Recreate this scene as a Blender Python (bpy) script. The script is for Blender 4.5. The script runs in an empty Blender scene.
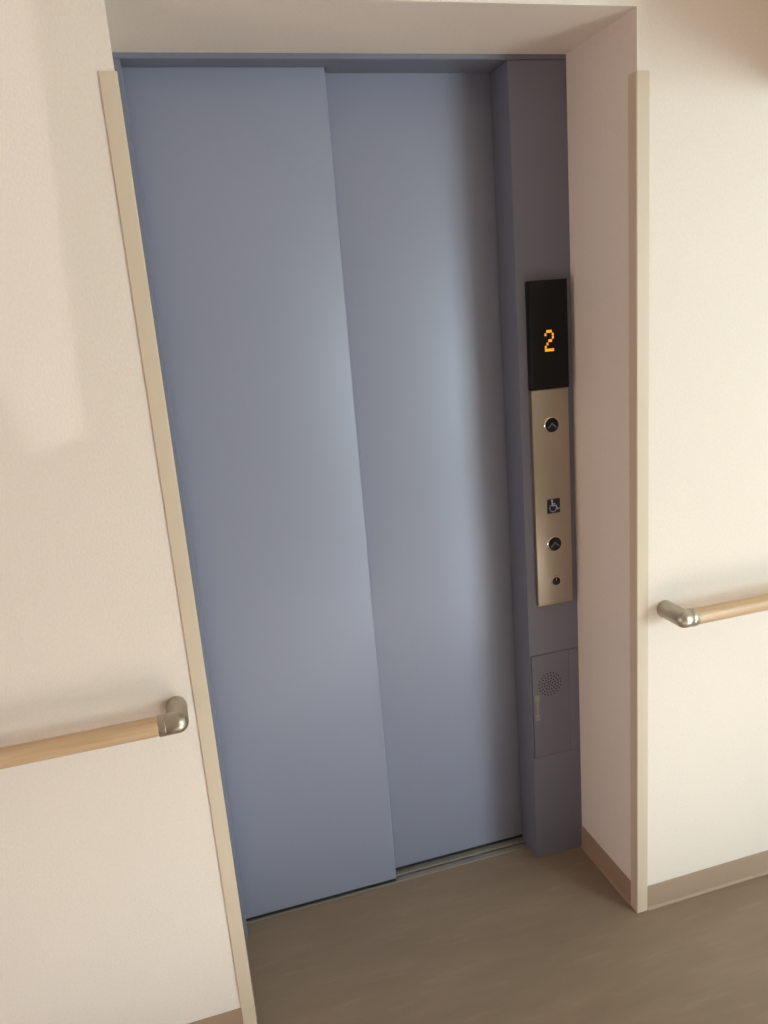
import bpy, bmesh, math
from mathutils import Vector, Matrix

scene = bpy.context.scene
COL = scene.collection
PI = math.pi

# ------------------------------------------------------------------ materials
def lin(r, g, b):
    f = lambda c: (c / 255 / 12.92) if c / 255 <= 0.04045 else ((c / 255 + 0.055) / 1.055) ** 2.4
    return (f(r), f(g), f(b), 1.0)

def principled(name, col, rough=0.5, metal=0.0, spec=0.5):
    m = bpy.data.materials.new(name)
    m.use_nodes = True
    b = m.node_tree.nodes['Principled BSDF']
    b.inputs['Base Color'].default_value = col
    b.inputs['Roughness'].default_value = rough
    b.inputs['Metallic'].default_value = metal
    b.inputs['Specular IOR Level'].default_value = spec
    return m, m.node_tree, b

def coords(nt, scale, kind='Object'):
    tc = nt.nodes.new('ShaderNodeTexCoord')
    mp = nt.nodes.new('ShaderNodeMapping')
    mp.inputs['Scale'].default_value = scale
    nt.links.new(tc.outputs[kind], mp.inputs['Vector'])
    return mp.outputs['Vector']

def noise(nt, vec, scale=1.0, detail=3.0, rough=0.5):
    n = nt.nodes.new('ShaderNodeTexNoise')
    n.inputs['Scale'].default_value = scale
    n.inputs['Detail'].default_value = detail
    n.inputs['Roughness'].default_value = rough
    nt.links.new(vec, n.inputs['Vector'])
    return n.outputs['Fac']

def ramp(nt, fac, stops):
    r = nt.nodes.new('ShaderNodeValToRGB')
    els = r.color_ramp.elements
    els[0].position, els[0].color = stops[0]
    els[1].position, els[1].color = stops[-1]
    for p, c in stops[1:-1]:
        e = els.new(p); e.color = c
    nt.links.new(fac, r.inputs['Fac'])
    return r.outputs['Color']

def bump(nt, bsdf, height, strength, dist):
    b = nt.nodes.new('ShaderNodeBump')
    b.inputs['Strength'].default_value = strength
    b.inputs['Distance'].default_value = dist
    nt.links.new(height, b.inputs['Height'])
    nt.links.new(b.outputs['Normal'], bsdf.inputs['Normal'])

def mat_wallpaper():
    m, nt, b = principled('embossed_wallpaper', lin(230, 216, 203), 0.62, 0, 0.35)
    v = coords(nt, (300, 300, 150))
    n1 = noise(nt, v, 1.0, 3.0, 0.55)
    v2 = coords(nt, (420, 420, 520))
    n2 = noise(nt, v2, 1.0, 1.0)
    mx = nt.nodes.new('ShaderNodeMath'); mx.operation = 'MULTIPLY_ADD'
    mx.inputs[1].default_value = 0.45
    nt.links.new(n2, mx.inputs[0]); nt.links.new(n1, mx.inputs[2])
    bump(nt, b, mx.outputs[0], 0.26, 0.0013)
    c = ramp(nt, n1, [(0.3, lin(226, 213, 202)), (0.7, lin(232, 220, 209))])
    nt.links.new(c, b.inputs['Base Color'])
    return m

def mat_plain_plaster():
    m, nt, b = principled('white_plaster', lin(232, 224, 212), 0.8, 0, 0.3)
    n = noise(nt, coords(nt, (60, 60, 60)), 1.0, 3.0)
    bump(nt, b, n, 0.1, 0.001)
    return m

def mat_floor():
    m, nt, b = principled('brown_vinyl_floor', lin(130, 108, 87), 0.46, 0, 0.3)
    v = coords(nt, (2.0, 9.0, 1.0))
    n = noise(nt, v, 1.6, 5.0, 0.6)
    base = ramp(nt, n, [(0.30, lin(141, 124, 108)), (0.52, lin(148, 130, 112)), (0.75, lin(156, 138, 119))])
    v2 = coords(nt, (7.0, 46.0, 1.0))
    n2 = noise(nt, v2, 1.0, 3.0, 0.55)
    fleck = ramp(nt, n2, [(0.58, (0, 0, 0, 1)), (0.78, (1, 1, 1, 1))])
    mix = nt.nodes.new('ShaderNodeMixRGB')
    mix.inputs['Color2'].default_value = lin(178, 160, 140)
    ml = nt.nodes.new('ShaderNodeMath'); ml.operation = 'MULTIPLY'; ml.inputs[1].default_value = 0.32
    nt.links.new(fleck, ml.inputs[0])
    nt.links.new(ml.outputs[0], mix.inputs['Fac'])
    nt.links.new(base, mix.inputs['Color1'])
    nt.links.new(mix.outputs['Color'], b.inputs['Base Color'])
    bump(nt, b, noise(nt, coords(nt, (160, 160, 160)), 1.0, 2.0), 0.05, 0.001)
    return m

def mat_paint(name, col, rough, spec=0.5):
    m, nt, b = principled(name, col, rough, 0.0, spec)
    n = noise(nt, coords(nt, (500, 500, 500)), 1.0, 2.0)
    bump(nt, b, n, 0.04, 0.0006)
    return m

def mat_door():
    m, nt, b = principled('blue_grey_door_steel', lin(138, 140, 158), 0.40, 0.0, 0.55)
    n = noise(nt, coords(nt, (420, 420, 6)), 1.0, 2.0)
    bump(nt, b, n, 0.03, 0.0006)
    return m

def mat_brushed(name, col, rough, scale, aniso=0.0):
    m, nt, b = principled(name, col, rough, 1.0)
    n = noise(nt, coords(nt, scale), 1.0, 3.0)
    bump(nt, b, n, 0.06, 0.0004)
    b.inputs['Anisotropic'].default_value = aniso
    return m

def mat_wood():
    m, nt, b = principled('pale_beech_wood', lin(200, 166, 130), 0.38, 0, 0.5)
    n = noise(nt, coords(nt, (4.0, 130, 130)), 1.0, 4.0, 0.6)
    c = ramp(nt, n, [(0.3, lin(190, 155, 120)), (0.55, lin(202, 170, 135)), (0.8, lin(210, 180, 146))])
    nt.links.new(c, b.inputs['Base Color'])
    return m

def mat_glow(name, col, strength):
    m, nt, b = principled(name, lin(30, 20, 10), 0.5)
    b.inputs['Emission Color'].default_value = col
    b.inputs['Emission Strength'].default_value = strength
    return m

WALL = mat_wallpaper()
PLASTER = mat_plain_plaster()
BACKWALL = mat_paint('pale_wall_paint', lin(214, 203, 190), 0.7, 0.3)
FLOOR = mat_floor()
DOOR = mat_door()
FRAME = mat_paint('blue_grey_frame_paint', lin(112, 113, 128), 0.45, 0.5)
SEAM = principled('dark_gap', lin(28, 27, 29), 0.8)[0]
ALU = mat_brushed('sill_aluminium', lin(168, 160, 152), 0.5, (6, 300, 300)); ALU.node_tree.nodes['Principled BSDF'].inputs['Metallic'].default_value = 0.45
STEEL = mat_brushed('brushed_stainless', lin(178, 168, 154), 0.40, (500, 500, 5))
NICKEL = mat_brushed('satin_nickel', lin(182, 174, 160), 0.42, (90, 90, 90))
BLACKGLOSS = principled('black_display_plastic', lin(14, 14, 15), 0.35, 0, 0.25)[0]
BLACKBUTTON = principled('black_button_plastic', lin(12, 12, 14), 0.35, 0, 0.4)[0]
ARROW = principled('grey_arrow_print', lin(92, 97, 112), 0.5)[0]
NAVY = principled('navy_sign_plate', lin(16, 21, 48), 0.4)[0]
WHITEPRINT = principled('pale_sign_print', lin(205, 212, 220), 0.5)[0]
LED = mat_glow('orange_led', (1.0, 0.36, 0.03, 1), 1.0)
GUARD = mat_paint('beige_guard_vinyl', lin(206, 188, 166), 0.45, 0.4)
BASE = mat_paint('brown_baseboard_vinyl', lin(156, 131, 109), 0.5, 0.4)
WOOD = mat_wood()
STICKER = principled('pale_grey_sticker', lin(150, 143, 137), 0.5)[0]
WHITEFRAME = mat_paint('white_window_frame', lin(225, 225, 222), 0.5)

# ------------------------------------------------------------------ mesh helpers
class MB:
    def __init__(self):
        self.bm = bmesh.new()
        self.mats = []
        self.slot = 0

    def use(self, m):
        if m not in self.mats:
            self.mats.append(m)
        self.slot = self.mats.index(m)
        return self

    def _faces(self, fs):
        for f in fs:
            f.material_index = self.slot

    def box(self, x0, x1, y0, y1, z0, z1, bev=0.0, seg=2):
        t = bmesh.new()
        bmesh.ops.create_cube(t, size=1)
        for v in t.verts:
            v.co = Vector(((x0 + x1) / 2 + v.co.x * (x1 - x0), (y0 + y1) / 2 + v.co.y * (y1 - y0),
                           (z0 + z1) / 2 + v.co.z * (z1 - z0)))
        if bev > 0:
            bmesh.ops.bevel(t, geom=t.edges[:], offset=bev, segments=seg, profile=0.5, affect='EDGES')
        self._merge(t)
        return self

    def _merge(self, t):
        bmesh.ops.recalc_face_normals(t, faces=t.faces[:])
        mp = {v: self.bm.verts.new(v.co) for v in t.verts}
        for f in t.faces:
            nf = self.bm.faces.new([mp[v] for v in f.verts])
            nf.material_index = self.slot
        t.free()

    def prism(self, poly, axis, a0, a1, bev_verts=None):
        """extrude the 2D polygon along axis; 'z': poly=(x,y), 'x': poly=(y,z), 'y': poly=(x,z)"""
        t = bmesh.new()
        def P(p, a):
            return {'z': (p[0], p[1], a), 'x': (a, p[0], p[1]), 'y': (p[0], a, p[1])}[axis]
        lo = [t.verts.new(P(p, a0)) for p in poly]
        hi = [t.verts.new(P(p, a1)) for p in poly]
        n = len(poly)
        t.faces.new(lo); t.faces.new(hi)
        for i in range(n):
            t.faces.new((lo[i], lo[(i + 1) % n], hi[(i + 1) % n], hi[i]))
        self._merge(t)
        return self

    def rings(self, rings, cap=True):
        t = bmesh.new()
        vs = [[t.verts.new(p) for p in r] for r in rings]
        n = len(rings[0])
        for a, b in zip(vs, vs[1:]):
            for i in range(n):
                t.faces.new((a[i], a[(i + 1) % n], b[(i + 1) % n], b[i]))
        if cap:
            t.faces.new(vs[0]); t.faces.new(vs[-1])
        self._merge(t)
        return self

    def sweep(self, path, radii, n=32):
        path = [Vector(p) for p in path]
        if not hasattr(radii, '__len__'):
            radii = [radii] * len(path)
        rs = []
        up = Vector((0, 0, 1))
        for i, p in enumerate(path):
            if i == 0: d = path[1] - p
            elif i == len(path) - 1: d = p - path[i - 1]
            else: d = (path[i + 1] - p).normalized() + (p - path[i - 1]).normalized()
            d.normalize()
            s = d.cross(up).normalized(); u = s.cross(d)
            k = 1.0
            rs.append([p + (s * math.cos(2 * PI * j / n) * k + u * math.sin(2 * PI * j / n)) * radii[i] for j in range(n)])
        return self.rings(rs)

    def lathe_y(self, cx, cz, prof, n=40):
        """profile of (radius, y) around the y axis through (cx, cz)"""
        rs = [[Vector((cx + r * math.cos(2 * PI * j / n), y, cz + r * math.sin(2 * PI * j / n))) for j in range(n)] for r, y in prof]
        return self.rings(rs)

    def build(self, name, mat, parent=None, smooth=35):
        mats = self.mats or [mat]
        me = bpy.data.meshes.new(name)
        off = Vector((0, 0, 0))
        p = parent
        while p is not None:
            off += p.location
            p = p.parent
        for v in self.bm.verts:
            v.co -= off
        self.bm.to_mesh(me)
        self.bm.free()
        for m in mats:
            me.materials.append(m)
        if smooth:
            for f in me.polygons:
                f.use_smooth = True
            me.set_sharp_from_angle(angle=math.radians(smooth))
        o = bpy.data.objects.new(name, me)
        COL.objects.link(o)
        if parent is not None:
            o.parent = parent
        return o

def thing(name, label, cat, loc, group=None):
    o = bpy.data.objects.new(name, None)
    o.empty_display_size = 0.05
    COL.objects.link(o)
    o.location = loc
    o['label'] = label; o['category'] = cat
    if group: o['group'] = group
    return o

def structure(o, label=None):
    o['kind'] = 'structure'
    if label: o['label'] = label
    return o

def arc(cx, cy, r, a0, a1, n):
    return [(cx + r * math.cos(math.radians(a0 + (a1 - a0) * i / n)), cy + r * math.sin(math.radians(a0 + (a1 - a0) * i / n))) for i in range(n + 1)]

# ------------------------------------------------------------------ measurements (metres)
XR = 0.9528        # right corner of the recess (left corner is x = 0, corridor wall face is y = 0)
H = 2.0104         # recess soffit
D = 0.2692         # face of the elevator frame
DF, DB = 0.3255, 0.3641   # faces of the two door panels
ZH = 2.0           # underside of the frame header
XJ, XC = 0.0137, 0.8125   # clear opening
XS = 0.4222        # leading edge of the front panel
YB = -4.00         # opposite corridor wall
CEIL = 2.45

# ------------------------------------------------------------------ room shell
m = MB(); m.box(-3.0, 4.6, YB, 0.3225, -0.10, 0.0)
structure(m.build('floor', FLOOR), 'brown vinyl corridor floor')
m = MB(); m.box(-3.0, 4.6, YB, 0.0, CEIL, CEIL + 0.1)
structure(m.build('ceiling', PLASTER), 'white corridor ceiling')

m = MB(); m.box(-3.0, 0.0, 0.0, D, 0.0, CEIL)
structure(m.build('wall_left', WALL), 'cream wallpapered wall left of the elevator recess')
m = MB(); m.box(XR, 4.6, 0.0, D, 0.0, CEIL)
structure(m.build('wall_right', WALL), 'cream wallpapered wall and recess side right of the elevator')
m = MB(); m.box(0.0, XR, 0.0, D, H, CEIL)
structure(m.build('wall_above', WALL), 'wallpapered wall and soffit above the elevator recess')
W2 = (-1.95, -0.75, 0.10, 1.10)     # window in the left end wall (y and z range)
m = MB(); m.box(-3.06, -3.0, YB, W2[0], 0.0, CEIL).box(-3.06, -3.0, W2[1], D, 0.0, CEIL)
m.box(-3.06, -3.0, W2[0], W2[1], 0.0, W2[2]).box(-3.06, -3.0, W2[0], W2[1], W2[3], CEIL)
structure(m.build('wall_far_left', PLASTER))
m = MB(); m.box(4.6, 4.7, YB, D, 0.0, CEIL)
structure(m.build('wall_far_right', BACKWALL))
# dark sheet added behind the doors so the gaps show black
m = MB(); m.box(-0.3, 1.3, 0.47, 0.50, -0.1, 2.4)
structure(m.build('gap_backing', SEAM))

# opposite wall with its window and two openings added for light (behind the photographer)
W1 = (3.06, 3.88, 0.03, 2.00)       # tall narrow window, right
SUN_GAP = (1.70, 2.94, 1.38, 2.07)       # opening added to let sun onto the floor before the recess
PATCH_CUTOUT = [(-0.1045, 2.03), (-0.1117, 1.8603), (-0.1387, 1.3303), (-0.2271, 1.3062)] + \
        [(-0.238, 1.352), (-0.2569, 1.4283), (-0.285, 1.51), (-0.325, 1.62), (-0.36, 1.80), (-0.37, 2.03)]  # hole shaped to cast the light patch on the left wall
def wall_with_holes():
    bm = bmesh.new()
    edges = []
    def loop(pts):
        vs = [bm.verts.new((x, YB, z)) for x, z in pts]
        for i in range(len(vs)):
            edges.append(bm.edges.new((vs[i], vs[(i + 1) % len(vs)])))
    loop([(-3.0, 0), (4.6, 0), (4.6, CEIL), (-3.0, CEIL)])
    for x0, x1, z0, z1 in (W1, SUN_GAP):
        loop([(x0, z0), (x1, z0), (x1, z1), (x0, z1)])
    loop(PATCH_CUTOUT)
    bmesh.ops.triangle_fill(bm, use_beauty=True, use_dissolve=False, edges=edges)
    bmesh.ops.recalc_face_normals(bm, faces=bm.faces[:])
    r = bmesh.ops.extrude_face_region(bm, geom=bm.faces[:])
    for g in r['geom']:
        if isinstance(g, bmesh.types.BMVert):
            g.co.y -= 0.06
    bmesh.ops.recalc_face_normals(bm, faces=bm.faces[:])
    mb = MB(); mb.bm.free(); mb.bm = bm
    return mb
structure(wall_with_holes().build('wall_back', BACKWALL, smooth=0), 'opposite corridor wall')
def window_frame(x0, x1, z0, z1, f):
    t = 0.03
    m = MB()
    for a0, a1, b0, b1 in ((x0, x1, z0, z0 + t), (x0, x1, z1 - t, z1), (x0, x0 + t, z0 + t, z1 - t), (x1 - t, x1, z0 + t, z1 - t)):
        f(m, a0, a1, b0, b1)
    return m
structure(window_frame(*W1, lambda m, a, b, c, d: m.box(a, b, YB - 0.06, YB + 0.012, c, d)).build('window_1', WHITEFRAME))
structure(window_frame(*SUN_GAP, lambda m, a, b, c, d: m.box(a, b, YB - 0.06, YB + 0.012, c, d)).build('sun_gap_frame', WHITEFRAME))  # frame of the added sun opening
structure(window_frame(*W2, lambda m, a, b, c, d: m.box(-3.06, -2.988, a, b, c, d)).build('window_2', WHITEFRAME))

m = MB(); m.box(1.31, 1.50, -0.62, 0.0, 1.862, CEIL)
structure(m.build('wall_downstand', PLASTER), 'beam crossing the corridor ceiling')

# baseboards: soft vinyl strip with a small flared toe
BBH = 0.0676
def base_profile(sign_axis=1):
    return [(0, 0.0), (-0.0065, 0.0), (-0.0065, 0.0012), (-0.004, 0.0035), (-0.0022, 0.008), (-0.0022, BBH - 0.002), (-0.0012, BBH), (0, BBH)]
m = MB(); m.prism(base_profile(), 'x', -3.0, -0.0252)
structure(m.build('baseboard_left', BASE), 'brown baseboard under the left handrail')
m = MB(); m.prism(base_profile(), 'x', XR + 0.0252, 4.6)
structure(m.build('baseboard_right', BASE), 'brown baseboard under the right handrail')
m = MB(); m.prism([(XR + p[0], p[1]) for p in base_profile()], 'y', 0.0252, D - 0.0005)
structure(m.build('baseboard_recess', BASE), 'brown baseboard along the right side of the recess')
m = MB(); m.prism([(-p[0], p[1]) for p in base_profile()], 'y', 0.0252, D - 0.0005)
structure(m.build('baseboard_recess_left', BASE))

# ------------------------------------------------------------------ corner guards
def guard(x, s, label):
    """L-shaped vinyl angle; s=+1: face leg runs towards +x (right corner), s=-1 towards -x"""
    g, t = 0.0248, 0.0035
    outer = [(-t, g), ] + [(px, py) for px, py in arc(-t + 0.003, -t + 0.003, 0.003, 180, 270, 5)] + [(g, -t), (g + 0.0006, -t + 0.0008), (g, 0.0), (0.0, 0.0), (0.0, g), (-t + 0.0008, g + 0.0006)]
    poly = [(x + s * px, py) for px, py in outer]
    m = MB(); m.prism(poly, 'z', 0.0, 1.9007)
    o = m.build('corner_guard', GUARD)
    o['label'] = label; o['category'] = 'corner guard'; o['group'] = 'corner guards of the elevator recess'
    return o
guard(0.0, -1, 'beige vinyl corner guard on the left edge of the elevator recess')
guard(XR, 1, 'pale beige corner guard on the right edge of the elevator recess')

# ------------------------------------------------------------------ elevator entrance
elev = thing('elevator', 'blue-grey two-panel sliding elevator door in its steel frame, set in the recess', 'elevator', (0.41, D, 0.0))

# header: front strip with an underside that steps back to each door panel
m = MB()
yh = DF - 0.003
m.prism([(D, ZH + 0.0006), (D + 0.0006, ZH), (yh, ZH), (yh, ZH + 0.09), (D, ZH + 0.09)], 'x', -0.05, XR + 0.03)
m.box(XS + 0.004, XC - 0.0005, yh, DB - 0.003, ZH, ZH + 0.09)
m.build('frame_header', FRAME, elev)

# left jamb
m = MB()
c = 0.0012
m.prism([(-0.05, D), (XJ - c, D), (XJ, D + c), (XJ, yh), (-0.05, yh)], 'z', 0.0, ZH - 0.001)
m.build('frame_jamb', FRAME, elev)

# right operating column with an opening for the service hatch
HB, HT = 0.3085, 0.6062
yc = DB - 0.003
col = MB()
def column_piece(z0, z1, y0):
    if y0 == D:
        poly = [(XC, y0 + 0.0022), (XC + 0.0008, y0 + 0.0007), (XC + 0.0022, y0), (XR + 0.03, y0), (XR + 0.03, yc), (XC, yc)]
    else:
        poly = [(XC, D + 0.0022), (XC + 0.0008, D + 0.0007), (XC + 0.0022, D), (XC + 0.003, D), (XC + 0.003, y0), (XR + 0.03, y0), (XR + 0.03, yc), (XC, yc)]
    col.prism(poly, 'z', z0, z1)
column_piece(0.0, HB, D)
column_piece(HB, HT, D + 0.006)
column_piece(HT, ZH - 0.0016, D)
column = col.build('operating_column', FRAME, elev)
m = MB()
m.prism([(XC + 0.0058, D), (0.9238, D), (0.9238, D + 0.005), (XC + 0.0058, D + 0.005)], 'z', HB + 0.0011, HT - 0.0020)
m.prism([(0.9246, D), (XR - 0.0003, D), (XR - 0.0003, D + 0.005), (0.9246, D + 0.005)], 'z', HB + 0.0011, HT - 0.0020)
hatch = m.build('service_hatch', FRAME, column)
m = MB()
hx, hz = 0.8680, 0.5175
m.lathe_y(hx, hz, [(0.0021, D - 0.0001), (0.0021, D + 0.0012)], 10)
for ring, n in ((0.0078, 6), (0.0156, 12), (0.0235, 17), (0.0312, 21)):
    for i in range(n):
        a = 2 * PI * (i + 0.35 * ring * 100) / n
        m.lathe_y(hx + ring * math.cos(a), hz + ring * math.sin(a), [(0.0021, D - 0.0001), (0.0021, D + 0.0012)], 10)
o = m.build('speaker_grille', SEAM, column); o['label'] = 'round pattern of dark speaker holes'
m = MB()
sx = 0.8302
m.box(sx - 0.0058, sx + 0.0066, D - 0.0006, D + 0.0005, 0.4735, 0.4925)
m.box(sx - 0.0024, sx + 0.0036, D - 0.0006, D + 0.0005, 0.4370, 0.4725)
m.box(sx - 0.0050, sx + 0.0060, D - 0.0006, D + 0.0005, 0.4285, 0.4360)
m.box(sx - 0.0050, sx + 0.0060, D - 0.0006, D + 0.0005, 0.4190, 0.4262)
o = m.build('name_sticker', STICKER, column); o['label'] = 'small pale upright sticker'

# door panels (front one overlaps the back one)
def panel(x0, x1, y, name, label):
    m = MB(); m.box(x0, x1, y, y + 0.031, 0.0105, ZH + 0.04, 0.0028, 3)
    o = m.build(name, DOOR, elev); o['label'] = label
    g = MB(); g.box(x0 + 0.002, x1 - 0.002, y + 0.0035, y + 0.0275, 0.0012, 0.0107)  # dark strip added for the shade in the gap below the panel
    q = g.build('gap_shade', SEAM, o, smooth=0); q['label'] = 'dark strip standing in for the shaded gap under the panel'
panel(-0.035, XS, DF, 'door_panel', 'front sliding panel on the left')
panel(XS - 0.06, XC + 0.03, DB, 'door_panel', 'rear sliding panel on the right')

# sill with its two guide grooves
m = MB()
def sl(y0, y1, z1):
    m.box(-0.05, XR, y0, y1, -0.012, z1, 0.0006, 1)
m.use(SEAM).box(-0.05, XR, 0.3226, 0.43, -0.03, -0.012)  # groove floor coloured dark for the shade inside the grooves
m.use(ALU)
sl(0.3226, 0.3408, 0.0006)
sl(0.3488, 0.3745, 0.0006)
sl(0.3830, 0.4290, 0.0006)
sill = m.build('door_sill', ALU, elev); sill['label'] = 'grooved aluminium sill'

# ------------------------------------------------------------------ hall call panel on the column
TP, TD = 0.016, 0.022
PX0, PX1 = 0.8352, 0.9322
PZ0, PZM, PZ1 = 0.7440, 1.2895, 1.5380
cp = thing('call_panel', 'tall stainless elevator call panel with black floor display on the right column', 'call panel', (0.883, D, PZ0))
m = MB(); m.box(PX0, PX1, D - TP, D, PZ0, PZM - 0.0008, 0.0026, 2)
plate = m.build('face_plate', STEEL, cp); plate['label'] = 'brushed stainless plate'
m = MB(); m.box(PX0 - 0.0006, PX1 - 0.0004, D - TD, D, PZM, PZ1, 0.002, 3)
disp = m.build('floor_display', BLACKGLOSS, cp); disp['label'] = 'black floor display'
GL = ['.###.', '#...#', '....#', '..##.', '.#...', '#....', '#####']
m = MB()
dx, dz = 0.00470, 0.00710
gx, gz = 0.8820, 1.4012
for r, row in enumerate(GL):
    for k, ch in enumerate(row):
        if ch == '#':
            x = gx + (k - 2) * dx; z = gz + (3 - r) * dz
            m.box(x - dx * 0.46, x + dx * 0.46, D - TD - 0.0004, D - TD + 0.0004, z - dz * 0.44, z + dz * 0.44)
o = m.build('lit_digit', LED, disp, smooth=0); o['label'] = 'orange dot-matrix number 2'

yf = D - TP
RING = principled('polished_ring', lin(226, 217, 204), 0.22, 0.85)[0]
def call_button(x, z, label):
    m = MB()
    m.use(RING).lathe_y(x, z, [(0.0208, yf + 0.001), (0.0206, yf - 0.0010), (0.0190, yf - 0.0026), (0.0178, yf - 0.0026), (0.0172, yf - 0.0012)])
    m.use(BLACKBUTTON).lathe_y(x, z, [(0.0176, yf + 0.001), (0.0176, yf - 0.0016), (0.0164, yf - 0.0022), (0.0100, yf - 0.0028), (0.0010, yf - 0.0031)])
    b = m.build('call_button', None, cp); b['label'] = label
    a = MB()
    w, h, t = 0.0104, 0.0064, 0.0044
    y0, y1 = yf - 0.0040, yf - 0.0026
    a.prism([(x - w, z - h * 0.55), (x, z + h), (x + w, z - h * 0.55), (x + w, z - h * 0.55 - t), (x, z + h - t * 1.25), (x - w, z - h * 0.55 - t)], 'y', y0, y1)
    a.build('up_arrow', ARROW, b, smooth=0)
BX = 0.8850
call_button(BX, 1.2022, 'upper round black up button')
call_button(BX - 0.0008, 0.9042, 'lower round black up button')

# wheelchair sign plate
m = MB(); wx, wz, hw = 0.8842, 1.0018, 0.0172
m.use(NAVY).box(wx - hw, wx + hw, yf - 0.0008, yf + 0.0004, wz - hw - 0.001, wz + hw + 0.001)
sg = m.build('access_sign', None, cp); sg['label'] = 'small navy wheelchair sign'
m = MB()
def stroke(pts, w):
    for (ax, az), (bx, bz) in zip(pts, pts[1:]):
        d = Vector((bx - ax, bz - az)); L = d.length; d.normalize(); n = Vector((-d.y, d.x)) * w / 2
        e = d * w * 0.3
        q = [(ax - e.x + n.x, az - e.y + n.y), (bx + e.x + n.x, bz + e.y + n.y), (bx + e.x - n.x, bz + e.y - n.y), (ax - e.x - n.x, az - e.y - n.y)]
        m.prism([(wx + p[0], wz + p[1]) for p in q], 'y', yf - 0.0013, yf - 0.0007)
stroke([(-0.0040, 0.0110), (-0.0030, 0.0010), (0.0065, 0.0010), (0.0105, -0.0085), (0.0150, -0.0070)], 0.0026)
stroke([(-0.0035, 0.0055), (0.0040, 0.0055)], 0.0018)
stroke(arc(-0.0015, -0.0052, 0.0090, 120, 385, 22), 0.0022)
m.lathe_y(wx - 0.0040, wz + 0.0142, [(0.0026, yf - 0.0007), (0.0026, yf - 0.0013)], 16)
m.build('wheelchair_symbol', WHITEPRINT, sg, smooth=0)

# key switch
m = MB(); kx, kz = 0.8845, 0.8065
m.use(RING).lathe_y(kx, kz, [(0.0140, yf + 0.001), (0.0139, yf - 0.0014), (0.0128, yf - 0.0034), (0.0112, yf - 0.0034), (0.0108, yf - 0.0010)])
m.use(BLACKBUTTON).lathe_y(kx + 0.0003, kz, [(0.0112, yf + 0.001), (0.0112, yf - 0.0024), (0.0104, yf - 0.0030), (0.0010, yf - 0.0034)])
m.use(STEEL).box(kx - 0.0008, kx + 0.0008, yf - 0.0039, yf - 0.0028, kz + 0.0015, kz + 0.0085)
k = m.build('key_switch', None, cp); k['label'] = 'small round key switch'

# ------------------------------------------------------------------ handrails
RZ, RY, RR = 0.7952, -0.069, 0.0184
def elbow(root, xw, s, end):
    """wall bracket: leg at x=xw, rounded corner, collar towards s (+1 right, -1 left) ending at x=end"""
    r = 0.0200
    m = MB()
    n, k = 36, 12
    # wall leg closing in a hemisphere at the corner
    prof = [(r, 0.0), (r + 0.0006, -0.004), (r, -0.0045), (r, RY)]
    prof += [(max(r * math.cos(i / k * PI / 2), 0.0002), RY - r * math.sin(i / k * PI / 2)) for i in range(1, k + 1)]
    m.lathe_y(xw, RZ, prof, n)
    # rail leg, also rounded at the corner, with the seam of its collar
    xc = end - s * 0.0135
    xp = [(max(r * math.cos((k - i) / k * PI / 2), 0.0002), xw - s * r * math.sin((k - i) / k * PI / 2)) for i in range(k + 1)]
    xp += [(r, xc - s * 0.0008), (r - 0.0007, xc), (r - 0.0007, xc + s * 0.0003), (r + 0.0002, xc + s * 0.0010), (r + 0.0002, end - s * 0.0012), (r - 0.0008, end)]
    m.rings([[Vector((x, RY + q * math.cos(2 * PI * j / n), RZ + q * math.sin(2 * PI * j / n))) for j in range(n)] for q, x in xp])
    o = m.build('end_bracket', NICKEL, root, smooth=50); o['label'] = 'satin metal elbow bracket'
def handrail(xw, s, end, far, label):
    root = thing('handrail', label, 'handrail', ((xw + far) / 2, 0.0, RZ), 'corridor handrails')
    m = MB()
    m.sweep([(end - s * 0.004, RY, RZ), (end + s * 0.2, RY, RZ), (far - s * 0.026, RY, RZ)], RR, 36)
    m.build('rail', WOOD, root, smooth=50)
    elbow(root, xw, s, end)
    elbow(root, far, -s, far - s * 0.031)
handrail(-0.0590, -1, -0.0935, -1.55, 'round wooden handrail with metal elbow on the wall left of the elevator')
handrail(1.0225, 1, 1.0500, 2.35, 'round wooden handrail with metal elbow on the wall right of the elevator')

# ------------------------------------------------------------------ light
def area(name, x0, x1, z0, z1, y, watts, col):
    L = bpy.data.lights.new(name, 'AREA')
    L.shape = 'RECTANGLE'; L.size = x1 - x0; L.size_y = z1 - z0
    L.energy = watts; L.color = col
    o = bpy.data.objects.new(name, L); COL.objects.link(o)
    o.location = ((x0 + x1) / 2, y, (z0 + z1) / 2)
    o.rotation_euler = (PI / 2, 0, 0)
    return o
P_LOW, P_HIGH, P_LEFT, P_SUN, P_PATCH = 4.0, 120.0, 22.5, 44.0, 0.27
C_LOW, C_HIGH, C_LEFT, C_SUN, C_PATCH = (0.80, 0.95, 1.0), (0.74, 0.94, 1.0), (1.0, 0.77, 0.72), (0.84, 0.95, 1.0), (1.0, 0.95, 0.92)
zm = 0.65
area('window_daylight', W1[0] + .03, W1[1] - .03, W1[2] + .03, zm, YB - 0.03, P_LOW, C_LOW)
area('window_daylight', W1[0] + .03, W1[1] - .03, zm, W1[3] - .03, YB - 0.03, P_HIGH, C_HIGH)
lo = area('end_window_daylight', -0.55, 0.55, 0.15, 1.05, 0, P_LEFT, C_LEFT)
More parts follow.
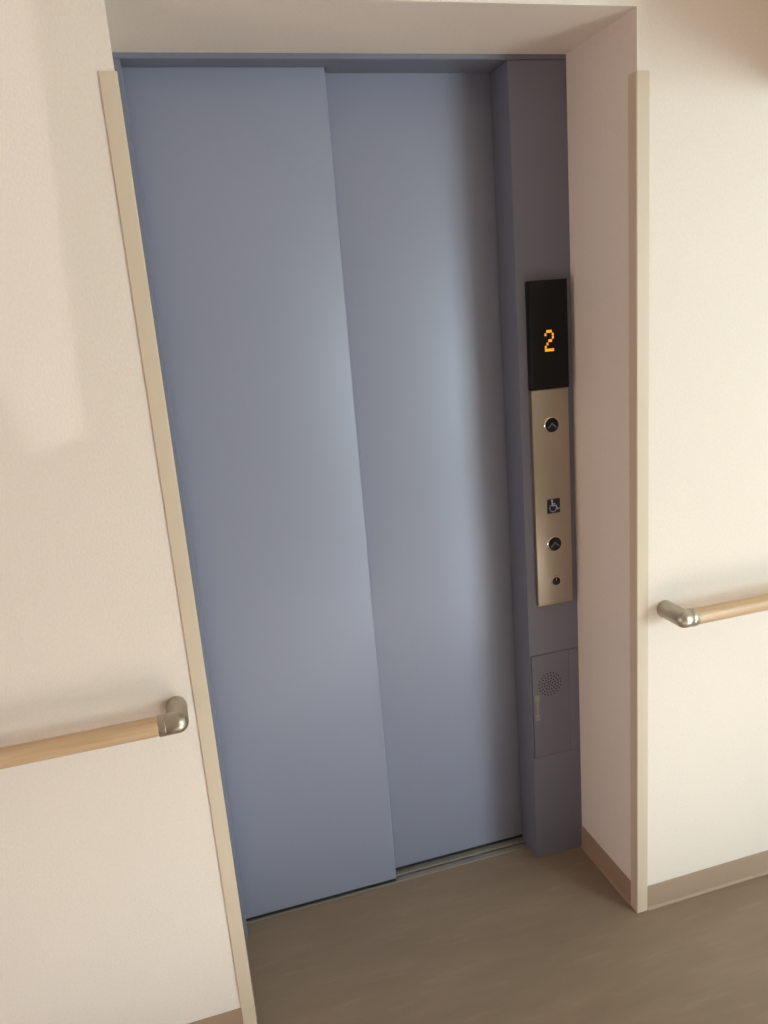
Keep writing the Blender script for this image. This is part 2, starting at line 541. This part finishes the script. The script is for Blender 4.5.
lo.location = (-3.03, (W2[0] + W2[1]) / 2, (W2[2] + W2[3]) / 2); lo.rotation_euler = (PI / 2, 0, -PI / 2)
HS = bpy.data.lights.new('high_sun', 'SUN'); HS.energy = P_SUN; HS.angle = math.radians(0.6); HS.color = C_SUN
ho = bpy.data.objects.new('high_sun', HS); COL.objects.link(ho); ho.rotation_euler = Vector((-0.63, 1.0, -0.60)).to_track_quat('-Z', 'Y').to_euler(); ho.location = (0, -4, 3.5)
S = bpy.data.lights.new('reflected_sun', 'SUN'); S.energy = P_PATCH; S.angle = math.radians(0.35); S.color = C_PATCH  # second sun lamp added for the reflected patch on the left wall
so = bpy.data.objects.new('reflected_sun', S); COL.objects.link(so); so.rotation_euler = (PI / 2, 0, 0); so.location = (0, -4, 1.5)

w = bpy.data.worlds.new('world'); scene.world = w; w.use_nodes = True
w.node_tree.nodes['Background'].inputs['Color'].default_value = (0.8, 0.9, 1.0, 1)
w.node_tree.nodes['Background'].inputs['Strength'].default_value = 0.3

# ------------------------------------------------------------------ camera
cx, cy, cz, yaw, pitch, roll, fpx = -0.0016, -1.4449, 1.4910, 0.2611, 0.2460, 0.0822, 784.18
f = Vector((math.sin(yaw) * math.cos(pitch), math.cos(yaw) * math.cos(pitch), -math.sin(pitch)))
R0 = Vector((math.cos(yaw), -math.sin(yaw), 0)); d0 = f.cross(R0)
R = R0 * math.cos(roll) + d0 * math.sin(roll)
dn = -R0 * math.sin(roll) + d0 * math.cos(roll)
cam = bpy.data.cameras.new('camera')
cam.sensor_fit = 'VERTICAL'; cam.sensor_height = 24.0; cam.lens = 24.0 * fpx / 1024
cam.clip_start = 0.02
co = bpy.data.objects.new('camera', cam); COL.objects.link(co)
M = Matrix((R, -dn, -f)).transposed().to_4x4()
M.translation = Vector((cx, cy, cz))
co.matrix_world = M
scene.camera = co

vs = scene.view_settings
vs.view_transform = 'Standard'; vs.look = 'None'; vs.gamma = 1.0; vs.use_curve_mapping = False
vs.exposure = 0.23
